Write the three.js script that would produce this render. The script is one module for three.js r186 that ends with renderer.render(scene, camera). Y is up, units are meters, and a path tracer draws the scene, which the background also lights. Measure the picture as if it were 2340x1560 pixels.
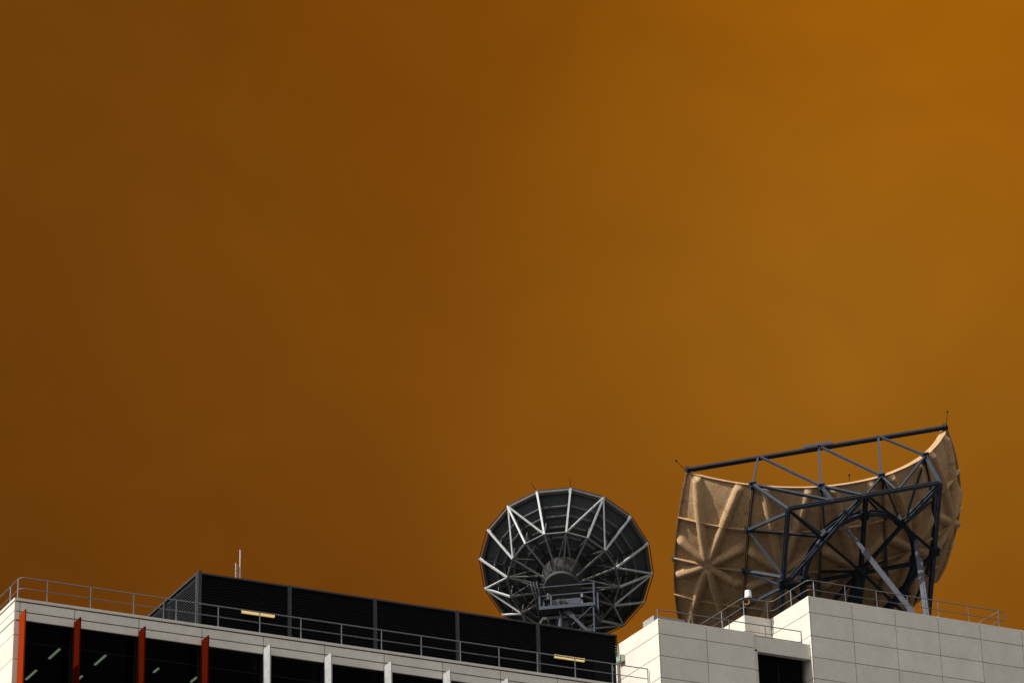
import * as THREE from 'three';
import { mergeGeometries } from 'three/addons/utils/BufferGeometryUtils.js';
import { ImprovedNoise } from 'three/addons/math/ImprovedNoise.js';
import { RectAreaLightUniformsLib } from 'three/addons/lights/RectAreaLightUniformsLib.js';

const V3 = (x, y, z) => new THREE.Vector3(x, y, z);
const RAD = Math.PI / 180, clamp = THREE.MathUtils.clamp, sstep = THREE.MathUtils.smoothstep;
const scene = new THREE.Scene();

// ---------------------------------------------------------------- camera
const YAW = 27.55 * RAD, PITCH = 24.8 * RAD, ROLL = -1.58 * RAD;
const FWD = V3(Math.sin(YAW) * Math.cos(PITCH), Math.sin(PITCH), -Math.cos(YAW) * Math.cos(PITCH));
const camera = new THREE.PerspectiveCamera(2 * Math.atan(780 / 7500) / RAD, 2340 / 1560, 0.5, 9000);
camera.position.set(0, 1.7, 0);
{
  const r0 = V3(Math.cos(YAW), 0, Math.sin(YAW)), u0 = r0.clone().cross(FWD);
  const r = r0.clone().multiplyScalar(Math.cos(ROLL)).addScaledVector(u0, Math.sin(ROLL));
  const u = u0.clone().multiplyScalar(Math.cos(ROLL)).addScaledVector(r0, -Math.sin(ROLL));
  camera.quaternion.setFromRotationMatrix(new THREE.Matrix4().makeBasis(r, u, FWD.clone().negate()));
}
camera.updateMatrixWorld();

// ---------------------------------------------------------------- sky: dust-brown murk ahead, paler haze overhead and behind
const noise = new ImprovedNoise();
const SUN = V3(-0.75, 0.66, -0.03).normalize();
const NEUTRAL = 1.42, EXPOSURE = 1.35;
const lin = (c) => { c /= 255; return c <= 0.04045 ? c / 12.92 : Math.pow((c + 0.055) / 1.055, 2.4); };
{
  // murk colours seen at azimuth / elevation in degrees
  const K = [[22.5, 26, 118, 68, 12], [22, 23, 112, 64, 12], [18.6, 30.7, 111, 63, 10], [27.5, 30.7, 126, 70, 9], [35, 30.3, 157, 92, 9], [38, 27, 150, 90, 12], [18.6, 24.8, 107, 61, 12], [27.5, 26.4, 128, 74, 13],
    [33.8, 26.0, 160, 103, 26], [31, 26.4, 143, 88, 18], [36.2, 29.5, 160, 95, 9], [32, 29.6, 148, 84, 8], [26, 28.4, 120, 66, 8], [18.6, 21.2, 99, 54, 11], [29.5, 23, 132, 78, 16], [36.5, 21.2, 132, 80, 16], [23, 25.8, 116, 66, 12], [23, 20.8, 108, 60, 12], [31.5, 27.3, 142, 85, 12], [36.4, 25, 148, 90, 17]]
    .map((k) => [k[0], k[1], lin(k[2]), lin(k[3]), lin(k[4])]);
  const W = 2048, H = 1024, data = new Float32Array(W * H * 4), d = V3(), c0 = FWD;
  const sunFlat = V3(SUN.x, 0, SUN.z).normalize();
  for (let j = 0; j < H; j++) for (let i = 0; i < W; i++) {
    const el = (0.5 - (j + 0.5) / H) * Math.PI, u = (i + 0.5) / W;
    const ph = (u - 0.5) * 2 * Math.PI;                       // three: u = atan(z, x) / 2pi + 0.5
    d.set(Math.cos(ph) * Math.cos(el), Math.sin(el), Math.sin(ph) * Math.cos(el));
    const az = Math.atan2(d.x, -d.z) / RAD, e = el / RAD;
    let ws = 0, r = 0, g = 0, b = 0;
    for (const k of K) {
      const dx = clamp(az, -10, 65) - k[0], dy = clamp(e, 0, 60) - k[1], w = 1e-9 + Math.exp(-(dx * dx + dy * dy) / 9);
      ws += w; r += w * k[2]; g += w * k[3]; b += w * k[4];
    }
    ws *= EXPOSURE; r /= ws; g /= ws; b /= ws;
    const wx = d.x + 0.03 * noise.noise(d.x * 14, d.y * 14, d.z * 14 + 8), wy = d.y + 0.03 * noise.noise(d.x * 14 + 5, d.y * 14, d.z * 14);   // drifting smoke
    const n = 1 + 0.055 * noise.noise(wx * 10 - wy * 5, wy * 17 + wx * 6, d.z * 9 + 3) + 0.05 * noise.noise(wx * 27 - wy * 10, wy * 44 + wx * 16, d.z * 26) + 0.035 * noise.noise(wx * 70, wy * 100 + wx * 30, d.z * 70 + 4);
    const th = Math.acos(clamp(d.dot(c0), -1, 1)) / RAD, t = sstep(th, 12, 80);
    const side = 0.14 + 0.86 * sstep(0.5 + 0.5 * (d.x * sunFlat.x + d.z * sunFlat.z), -0.05, 0.95);
    const N = NEUTRAL * side * n * (0.26 + 0.95 * sstep(e, 2, 65)), o = (((H - 1 - j)) * W + i) * 4;
    data[o] = r * n * (1 - t) + N * 0.98 * t; data[o + 1] = g * n * (1 - t) + N * t; data[o + 2] = b * n * (1 - t) + N * 1.03 * t; data[o + 3] = 1;
  }
  const tex = new THREE.DataTexture(data, W, H, THREE.RGBAFormat, THREE.FloatType);
  tex.mapping = THREE.EquirectangularReflectionMapping; tex.magFilter = tex.minFilter = THREE.LinearFilter; tex.wrapS = THREE.RepeatWrapping; tex.needsUpdate = true;
  scene.background = tex; scene.environment = tex;
}
const sun = new THREE.DirectionalLight(new THREE.Color().setRGB(1, 0.972, 0.93), 3.95);
sun.position.copy(SUN).multiplyScalar(300).add(V3(85, 60, -150)); sun.target.position.set(85, 60, -150);
sun.castShadow = true; sun.shadow.mapSize.set(4096, 4096); sun.shadow.radius = 1.5;
Object.assign(sun.shadow.camera, { left: -70, right: 70, top: 70, bottom: -70, near: 10, far: 600 });
sun.name = 'sun'; scene.add(sun, sun.target);

const renderer = new THREE.WebGLRenderer({ antialias: true });
renderer.toneMapping = THREE.LinearToneMapping; renderer.toneMappingExposure = EXPOSURE;
renderer.shadowMap.enabled = true;
RectAreaLightUniformsLib.init();

// ---------------------------------------------------------------- helpers
let seed = 7; const rnd = () => { seed = (seed * 1664525 + 1013904223) >>> 0; return seed / 4294967296; };
const names = {};
const numbered = (n) => { const k = names[n] = (names[n] ?? -1) + 1; return k ? `${n}_${String(k).padStart(3, '0')}` : n; };
function tag(o, label, category, group) { o.userData.label = label; o.userData.category = category; if (group) o.userData.group = group; return o; }
function thing(name, label, category, group) { const g = new THREE.Group(); g.name = numbered(name); scene.add(g); return tag(g, label, category, group); }
function part(name, geo, mat, parent, label) {
  const g = Array.isArray(geo) ? mergeGeometries(geo.map((q) => (q.index ? q.toNonIndexed() : q))) : geo;
  const m = new THREE.Mesh(g, mat); m.name = name; m.castShadow = m.receiveShadow = true; parent.add(m); if (label) m.userData.label = label; return m;
}
// uv in metres from the dominant normal
function metreUV(g) {
  const p = g.attributes.position, n = g.attributes.normal, uv = new Float32Array(p.count * 2);
  for (let i = 0; i < p.count; i++) {
    const ax = Math.abs(n.getX(i)), ay = Math.abs(n.getY(i)), az = Math.abs(n.getZ(i)); let a, b;
    if (ax >= ay && ax >= az) { a = p.getZ(i); b = p.getY(i); } else if (ay >= az) { a = p.getX(i); b = p.getZ(i); } else { a = p.getX(i); b = p.getY(i); }
    uv[i * 2] = a; uv[i * 2 + 1] = b;
  }
  g.setAttribute('uv', new THREE.BufferAttribute(uv, 2)); return g;
}
function box(x0, x1, y0, y1, z0, z1) {
  const g = new THREE.BoxGeometry(x1 - x0, y1 - y0, z1 - z0); g.translate((x0 + x1) / 2, (y0 + y1) / 2, (z0 + z1) / 2); return metreUV(g);
}
function basis(a, b, up) {   // y along a->b
  const y = b.clone().sub(a).normalize(); let z = (up || V3(0, 1, 0)).clone(); z.addScaledVector(y, -z.dot(y));
  if (z.lengthSq() < 1e-4) { z.set(1, 0, 0); z.addScaledVector(y, -z.dot(y)); }
  z.normalize(); const x = y.clone().cross(z); return new THREE.Matrix4().makeBasis(x, y, z).setPosition(a.clone().add(b).multiplyScalar(0.5));
}
function bar(a, b, w, h, up) { const g = new THREE.BoxGeometry(w, a.distanceTo(b), h); metreUV(g); return g.applyMatrix4(basis(a, b, up)); }
function angleBar(a, b, w, t, up) {   // L section
  const L = a.distanceTo(b), g1 = new THREE.BoxGeometry(w, L, t), g2 = new THREE.BoxGeometry(t, L, w - t);
  g1.translate(0, 0, w / 2 - t / 2); g2.translate(-w / 2 + t / 2, 0, -t / 2);
  const g = mergeGeometries([g1, g2]); metreUV(g); return g.applyMatrix4(basis(a, b, up));
}
function iBeam(a, b, w, h, t, up) {   // flanges face +-z (up)
  const L = a.distanceTo(b), g1 = new THREE.BoxGeometry(w, L, t), g2 = g1.clone(), g3 = new THREE.BoxGeometry(t, L, h - 2 * t);
  g1.translate(0, 0, h / 2 - t / 2); g2.translate(0, 0, -h / 2 + t / 2);
  const g = mergeGeometries([g1, g2, g3]); metreUV(g); return g.applyMatrix4(basis(a, b, up));
}
function rod(a, b, r0, r1 = r0, seg = 10) { const g = new THREE.CylinderGeometry(r1, r0, a.distanceTo(b), seg); return g.applyMatrix4(basis(a, b)); }
function tube(pts, r, seg = 40, rs = 8, tension = 0.5) { return new THREE.TubeGeometry(new THREE.CatmullRomCurve3(pts, false, 'catmullrom', tension), seg, r, rs); }
// polyline tube with rounded corners
function railTube(pts, r, bend = 0.18) {
  const path = new THREE.CurvePath(); let prev = pts[0];
  for (let i = 1; i < pts.length - 1; i++) {
    const d1 = pts[i].clone().sub(pts[i - 1]), d2 = pts[i + 1].clone().sub(pts[i]), k = Math.min(bend, d1.length() / 2.1, d2.length() / 2.1);
    const a = pts[i].clone().addScaledVector(d1.normalize(), -k), b = pts[i].clone().addScaledVector(d2.normalize(), k);
    path.add(new THREE.LineCurve3(prev, a)); path.add(new THREE.QuadraticBezierCurve3(a, pts[i], b)); prev = b;
  }
  path.add(new THREE.LineCurve3(prev, pts[pts.length - 1]));
  const out = [];
  for (const c of path.curves) {
    if (c.isLineCurve3) out.push(rod(c.v1, c.v2, r)); else out.push(new THREE.TubeGeometry(c, 6, r, 10));
  }
  return mergeGeometries(out.map((g) => g.toNonIndexed()));
}
// closed slab between two surfaces f (outer) and g (inner) sampled on (0..1)^2, uv = size in metres
function slab(nu, nv, f, g, su, sv) {
  const pos = [], uv = [], idx = [], row = nu + 1, N = row * (nv + 1);
  for (const fn of [f, g]) for (let j = 0; j <= nv; j++) for (let i = 0; i <= nu; i++) { const p = fn(i / nu, j / nv); pos.push(p.x, p.y, p.z); uv.push(i / nu * su, j / nv * sv); }
  for (let j = 0; j < nv; j++) for (let i = 0; i < nu; i++) {
    const a = j * row + i, b = a + 1, c = a + row, e = c + 1; idx.push(a, b, e, a, e, c); idx.push(N + a, N + e, N + b, N + a, N + c, N + e);
  }
  const geo = new THREE.BufferGeometry(); geo.setAttribute('position', new THREE.Float32BufferAttribute(pos, 3)); geo.setAttribute('uv', new THREE.Float32BufferAttribute(uv, 2)); geo.setIndex(idx); geo.computeVertexNormals();
  // edges (own vertices, crisp)
  const P = (s, i, j) => { const k = (s * N + j * row + i) * 3; return [pos[k], pos[k + 1], pos[k + 2]]; }, ep = [], eu = [];
  const quad = (A, B, C, D, l) => { ep.push(...A, ...B, ...C, ...A, ...C, ...D); eu.push(l, 0, l + .05, 0, l + .05, .3, l, 0, l + .05, .3, l, .3); };
  for (let i = 0; i < nu; i++) { quad(P(0, i, nv), P(0, i + 1, nv), P(1, i + 1, nv), P(1, i, nv), i / nu * su); quad(P(0, i + 1, 0), P(0, i, 0), P(1, i, 0), P(1, i + 1, 0), i / nu * su); }
  for (let j = 0; j < nv; j++) { quad(P(0, nu, j + 1), P(0, nu, j), P(1, nu, j), P(1, nu, j + 1), j / nv * sv); quad(P(0, 0, j), P(0, 0, j + 1), P(1, 0, j + 1), P(1, 0, j), j / nv * sv); }
  const eg = new THREE.BufferGeometry(); eg.setAttribute('position', new THREE.Float32BufferAttribute(ep, 3)); eg.setAttribute('uv', new THREE.Float32BufferAttribute(eu, 2)); eg.computeVertexNormals();
  return mergeGeometries([geo.toNonIndexed(), eg]);
}

// ---------------------------------------------------------------- procedural textures
function noiseTex(size, fn, metres, color) {
  const d = new Uint8Array(size * size * 4);
  for (let j = 0; j < size; j++) for (let i = 0; i < size; i++) { const c = fn(i / size, j / size), o = (j * size + i) * 4; for (let k = 0; k < 3; k++) d[o + k] = clamp(Array.isArray(c) ? c[k] : c, 0, 1) * 255; d[o + 3] = 255; }
  const t = new THREE.DataTexture(d, size, size, THREE.RGBAFormat); t.wrapS = t.wrapT = THREE.RepeatWrapping; t.magFilter = THREE.LinearFilter; t.minFilter = THREE.LinearMipmapLinearFilter; t.generateMipmaps = true;
  if (color) t.colorSpace = THREE.SRGBColorSpace; t.repeat.set(1 / metres, 1 / metres); t.needsUpdate = true; return t;
}
// tileable fractal noise on a torus-like wrap
const wrapN = (u, v, f, s) => {
  const a = (x, y) => noise.noise(x * f + s, y * f + s * 1.7, s * 0.31);
  const w = (t) => t * t * (3 - 2 * t), wu = w(u), wv = w(v);
  return (a(u, v) * (1 - wu) + a(u - 1, v) * wu) * (1 - wv) + (a(u, v - 1) * (1 - wu) + a(u - 1, v - 1) * wu) * wv;
};
const wallTex = noiseTex(512, (u, v) => { const n = 0.93 + 0.05 * wrapN(u, v, 5, 3) + 0.035 * wrapN(u, v, 21, 9) + 0.02 * wrapN(u, v, 90, 5) + (rnd() - .5) * 0.03; return [n, n * 0.995, n * 0.985]; }, 5.3, true);
const wallBump = noiseTex(256, (u, v) => 0.5 + 0.3 * wrapN(u, v, 40, 3) + (rnd() - .5) * 0.3, 1.1);
const fibreTex = noiseTex(1024, (u, v) => {
  let n = 0.88 + 0.05 * wrapN(u, v, 6, 2) + 0.05 * wrapN(u, v, 18, 6) + 0.11 * wrapN(u, v, 44, 11) + 0.10 * wrapN(u, v, 90, 17) + 0.10 * (rnd() - .5);
  const s = wrapN(u, v, 75, 21); if (s > 0.36) n -= (s - 0.36) * 1.6;              // dark pits of old resin
  const g = wrapN(u, v, 9, 31); n -= 0.07 * Math.max(0, g);
  return [n, n * (0.985 - 0.03 * g), n * (0.96 - 0.05 * g)];
}, 4.2, true);
const fibreBump = noiseTex(512, (u, v) => 0.5 + 0.35 * wrapN(u, v, 26, 4) + 0.25 * wrapN(u, v, 70, 8), 2.1);
const steelTex = noiseTex(256, (u, v) => { const n = 0.88 + 0.12 * wrapN(u, v, 7, 2) + 0.10 * wrapN(u, v, 31, 4) + 0.06 * (rnd() - .5); return [n, n, n]; }, 0.9, true);
const rough = noiseTex(256, (u, v) => 0.72 + 0.35 * wrapN(u, v, 9, 14), 1.3);

const rgb = (r, g, b) => new THREE.Color().setRGB(r, g, b);
const mat = (c, o = {}) => new THREE.MeshStandardMaterial({ color: c, roughness: 0.85, metalness: 0, ...o });
const dull = (c, o = {}) => new THREE.MeshPhysicalMaterial({ color: c, roughness: 0.85, metalness: 0, specularIntensity: 0.2, ...o });   // chalky old paint
const wallShades = [1, 0.97, 1.02, 0.95, 0.985].map((k) => mat(rgb(0.72 * k, 0.67 * k, 0.575 * k), { map: wallTex, bumpMap: wallBump, bumpScale: 0.001, roughness: 0.8 }));
const wall = () => wallShades[Math.floor(rnd() * wallShades.length)];
const M = {
  backing: dull(rgb(0.03, 0.028, 0.024)), bitumen: dull(rgb(0.045, 0.044, 0.042), { map: wallTex }), concrete: mat(rgb(0.33, 0.31, 0.28), { map: wallTex }),
  fibre: dull(rgb(0.56, 0.365, 0.2), { map: fibreTex, bumpMap: fibreBump, bumpScale: 0.015, roughness: 0.78 }),
  blueSteel: dull(rgb(0.05, 0.06, 0.078), { map: steelTex, roughness: 0.55, roughnessMap: rough }),
  darkSteel: dull(rgb(0.022, 0.026, 0.032), { map: steelTex, roughness: 0.6 }),
  strutSteel: dull(rgb(0.095, 0.098, 0.115), { map: steelTex, roughness: 0.55 }),
  galv: mat(rgb(0.27, 0.265, 0.255), { map: steelTex, roughness: 0.5, metalness: 0.5 }),
  petal: mat(rgb(0.13, 0.135, 0.14), { map: steelTex, roughness: 0.6 }),
  purlin: dull(rgb(0.17, 0.17, 0.165), { map: steelTex, roughness: 0.6 }), disc: dull(rgb(0.075, 0.077, 0.073), { map: steelTex, roughness: 0.7 }), collar: dull(rgb(0.05, 0.048, 0.044), { map: steelTex, roughness: 0.7 }), hub: dull(rgb(0.11, 0.108, 0.1), { map: steelTex, roughness: 0.65 }), drum: dull(rgb(0.035, 0.035, 0.035), { map: steelTex, roughness: 0.6 }),
  platform: dull(rgb(0.09, 0.1, 0.125), { map: steelTex, roughness: 0.6 }),
  galvSunlit: mat(rgb(0.66, 0.65, 0.635), { map: steelTex, roughness: 0.5, metalness: 0.3 }), rubber: mat(rgb(0.012, 0.012, 0.013), { roughness: 0.7 }),  // outer dish struts: galvanised steel with sunlight put into a paler colour
  rail: mat(rgb(0.15, 0.155, 0.16), { map: steelTex, roughness: 0.5 }), post: mat(rgb(0.3, 0.31, 0.32), { map: steelTex, roughness: 0.5 }),  // posts: same galvanised steel as the rails, sunlit tone put into the colour
  louvre: dull(rgb(0.006, 0.0063, 0.007), { roughness: 0.9, specularIntensity: 0.05 }), louvreGrey: dull(rgb(0.03, 0.032, 0.036), { roughness: 0.75 }), louvrePost: dull(rgb(0.065, 0.065, 0.066), { map: steelTex, roughness: 0.7 }),
  finRedLit: dull(rgb(0.23, 0.026, 0.004), { roughness: 0.95, specularIntensity: 0 }), finRedShaded: dull(rgb(0.06, 0.0045, 0.0012), { roughness: 0.95, specularIntensity: 0 }), finWhiteShaded: mat(rgb(0.43, 0.425, 0.4), { map: steelTex, roughness: 0.7 }), whitePaint: mat(rgb(0.66, 0.65, 0.62), { map: steelTex, roughness: 0.5 }),  // fins: sunlit and shaded copies of one red; white greyed to carry shade
  glass: new THREE.MeshPhysicalMaterial({ color: rgb(0.4, 0.45, 0.43), transmission: 1, thickness: 0, roughness: 0, ior: 1.1 }),
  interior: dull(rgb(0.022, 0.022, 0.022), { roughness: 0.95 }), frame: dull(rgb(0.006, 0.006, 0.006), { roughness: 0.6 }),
  tubeGlow: mat(rgb(0.6, 0.6, 0.55), { emissive: rgb(0.9, 0.92, 0.68), emissiveIntensity: 0.55 }),
  batten: mat(rgb(0.72, 0.55, 0.26), { roughness: 0.4 }), battenGlow: mat(rgb(0.8, 0.6, 0.28), { emissive: rgb(1, 0.68, 0.25), emissiveIntensity: 0.3, roughness: 0.4 }),
  white: mat(rgb(0.8, 0.79, 0.76), { roughness: 0.45 }), orange: mat(rgb(0.55, 0.16, 0.02), { roughness: 0.5 }),
  signGreen: mat(rgb(0.01, 0.12, 0.05), { roughness: 0.5 }), cream: mat(rgb(0.5, 0.47, 0.36), { roughness: 0.6 }),
  ground: mat(rgb(0.075, 0.073, 0.07), { map: wallTex, roughness: 0.95 }),
};

// ---------------------------------------------------------------- ground
{
  const g = new THREE.CircleGeometry(4000, 64); g.rotateX(-Math.PI / 2); metreUV(g);
  const m = part('ground', g, M.ground, scene); m.userData.kind = 'structure'; m.userData.label = 'paved ground far below the roofs';
}

// ---------------------------------------------------------------- office building (left, long front)
const ZF = -146.96, XL = 48.47, TOP = 59.04;
const joints = [48.75, 51.61, 55.03, 58.44, 61.83, 65.24, 68.64, 72.03, 75.43, 78.83, 82.23, 84.58];
const office = thing('office_building', 'long pale panelled office building with dark windows and upright fins, railing along its roof edge', 'building');
{
  const G = 0.018;
  const zB = -190;
  // core behind the cladding, roof
  part('core_wall', [box(XL + 0.12, 112, 0, 53.9, zB, ZF - 0.14), box(XL + 0.12, XL + 0.3, 53.9, 58.8, zB, ZF - 0.14), box(XL + 0.3, 84.5, 57.93, 58.8, ZF - 0.5, ZF - 0.12)], M.backing, office);
  part('roof', box(XL + 0.12, 112, 58.3, 58.5, zB, ZF - 0.5), M.bitumen, office);
  part('lower_facade', (() => { const o = []; for (let y = 53.9; y > 2; y -= 3.9) { o.push(box(XL + 0.1, 108, y - 0.9, y, ZF - 0.14, ZF)); } return o; })(), wallShades[0], office);
  for (let i = 0; i < joints.length - 1; i++) {
    const x0 = joints[i] + G, x1 = joints[i + 1] - G;
    part('coping', box(x0 - G + 0.003, x1 + G - 0.003, 58.905, TOP, ZF - 0.42, ZF + 0.03), wall(), office);
    part('parapet_panel', box(x0, x1, 58.375, 58.83, ZF - 0.11, ZF + rnd() * 0.006), wall(), office);
    part('fascia_panel', box(x0 + (i === 0 ? 0 : 0), x1, 57.93, 58.325, ZF - 0.11, ZF - 0.015 + rnd() * 0.006), wall(), office);
  }
  // corner pier: short front strip and left flank
  part('coping', box(XL - 0.03, joints[0] - 0.003, 58.905, TOP, ZF - 0.42, ZF + 0.03), wall(), office);
  part('corner_panel', box(XL, joints[0] - G, 58.375, 58.83, ZF - 0.11, ZF), wall(), office);
  part('corner_panel', box(XL, joints[0] - G, 57.93, 58.325, ZF - 0.11, ZF), wall(), office);
  const rows = [57.84, 57.12, 55.86, 54.6, 53.3];
  for (let r = 0; r < rows.length - 1; r++) part('corner_panel', box(XL, joints[0] - G, rows[r + 1] + G, rows[r] - (r ? G : 0), ZF - 0.29, ZF), wall(), office);
  // left flank
  const cols = [ZF - 0.29, -150.6, -154, -157.4, -160.8, -164.2, -167.6, -171];
  for (let c = 0; c < cols.length - 1; c++) {
    const z1 = cols[c] - G, z0 = cols[c + 1] + G;
    part('coping', box(XL - 0.03, XL + 0.4, 58.905, TOP, z0 - G + 0.003, (c ? z1 + G - 0.003 : ZF - 0.423)), wall(), office);
    part('parapet_panel', box(XL + 0.001, XL + 0.11, 58.375, 58.83, z0, c ? z1 : ZF - 0.113), wall(), office);
    part('fascia_panel', box(XL + 0.001, XL + 0.11, 57.93, 58.325, z0, c ? z1 : ZF - 0.113), wall(), office);
    for (let r = 0; r < rows.length - 1; r++) part('flank_panel', box(XL + 0.001, XL + 0.11, rows[r + 1] + G, rows[r] - (r ? G : 0), z0, z1), wall(), office);
  }
  // windows: pane set back, slim dark frame
  for (let i = 0; i < joints.length - 1; i++) {
    const x0 = joints[i] + 0.03, x1 = joints[i + 1] - 0.03, z = ZF - 0.30;
    const w = part('window', [box(x0, x0 + 0.06, 53.95, 57.9, z - 0.06, z), box(x1 - 0.06, x1, 53.95, 57.9, z - 0.06, z), box(x0 + 0.06, x1 - 0.06, 57.84, 57.9, z - 0.06, z), box(x0 + 0.06, x1 - 0.06, 56.9, 56.94, z - 0.05, z - 0.01), box(x0 + 0.06, x1 - 0.06, 53.95, 54.05, z - 0.06, z)], M.frame, office);
    part('pane', box(x0 + 0.05, x1 - 0.05, 54, 57.85, z - 0.045, z - 0.03), M.glass, w);
  }
  // dark office floor inside
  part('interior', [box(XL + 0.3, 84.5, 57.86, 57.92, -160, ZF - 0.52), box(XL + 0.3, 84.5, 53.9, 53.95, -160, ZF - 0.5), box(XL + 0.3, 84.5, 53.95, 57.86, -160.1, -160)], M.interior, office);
  for (const [x, z, h = 0.78] of [[51.95, -150.82], [51.95, -154.36], [54.42, -150.82], [54.42, -154.3], [57.62, -151.2, 0.33], [59.95, -151.8, 0.4], [54.42, -157.6]]) {
    part('ceiling_light', box(x - 0.055, x + 0.055, 57.80, 57.86, z - h, z + h), M.tubeGlow, office);
    const L = new THREE.RectAreaLight(rgb(0.85, 0.9, 0.62), 0.45, 0.14, 2 * h); L.position.set(x, 57.79, z); L.lookAt(x, 50, z); L.name = 'tube_light'; scene.add(L);
  }
  // upright fins
  const fins = [48.76, 51.62, 55.04, 58.45, 61.84, 65.25, 68.65, 72.04, 75.44, 78.84, 82.24];
  fins.forEach((x, i) => part('fin', box(x - 0.035, x + 0.035, 46, 58.17, ZF + 0.012, ZF + 0.88), i < 1 ? M.finRedLit : i < 4 ? M.finRedShaded : M.finWhiteShaded, office, i < 1 ? 'orange red upright fin in the sunlit tone' : i < 4 ? 'red upright fin with shade put into its colour' : 'white upright fin with shade put into its colour'));  // corner fin in the sunlit red, the rest with shade in their colour
}

// ---------------------------------------------------------------- roof guard rail of the office
const office_rail = thing('guard_rail', 'long grey two-rail guard rail standing along the roof edge of the office building', 'railing');
{
  const z = ZF - 0.14, yt = 60.2, ym = 59.63, xs = [50.18, 52.47, 54.77, 57.07, 59.37, 61.67, 63.97, 66.27, 68.56, 70.86, 73.15, 75.44, 77.74, 80.02, 82.3, 84.5];
  part('rail', railTube([V3(XL + 0.28, yt, -163), V3(XL + 0.28, yt, z), V3(84.52, yt, z)], 0.03, 0.3), M.rail, office_rail);
  part('rail', railTube([V3(XL + 0.28, ym, -163), V3(XL + 0.28, ym, z), V3(84.52, ym, z)], 0.024, 0.3), M.rail, office_rail);
  for (const x of xs) part('post', [rod(V3(x, 58.98, z), V3(x, yt, z), 0.028), box(x - 0.06, x + 0.06, TOP, TOP + 0.02, z - 0.06, z + 0.06)], M.post, office_rail);
  for (const q of [-147.4, -148.55, -150.8, -153.1, -155.4, -157.7, -160]) part('post', [rod(V3(XL + 0.28, 58.98, q), V3(XL + 0.28, yt, q), 0.028), box(XL + 0.22, XL + 0.34, TOP, TOP + 0.02, q - 0.06, q + 0.06)], M.post, office_rail);
}

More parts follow.
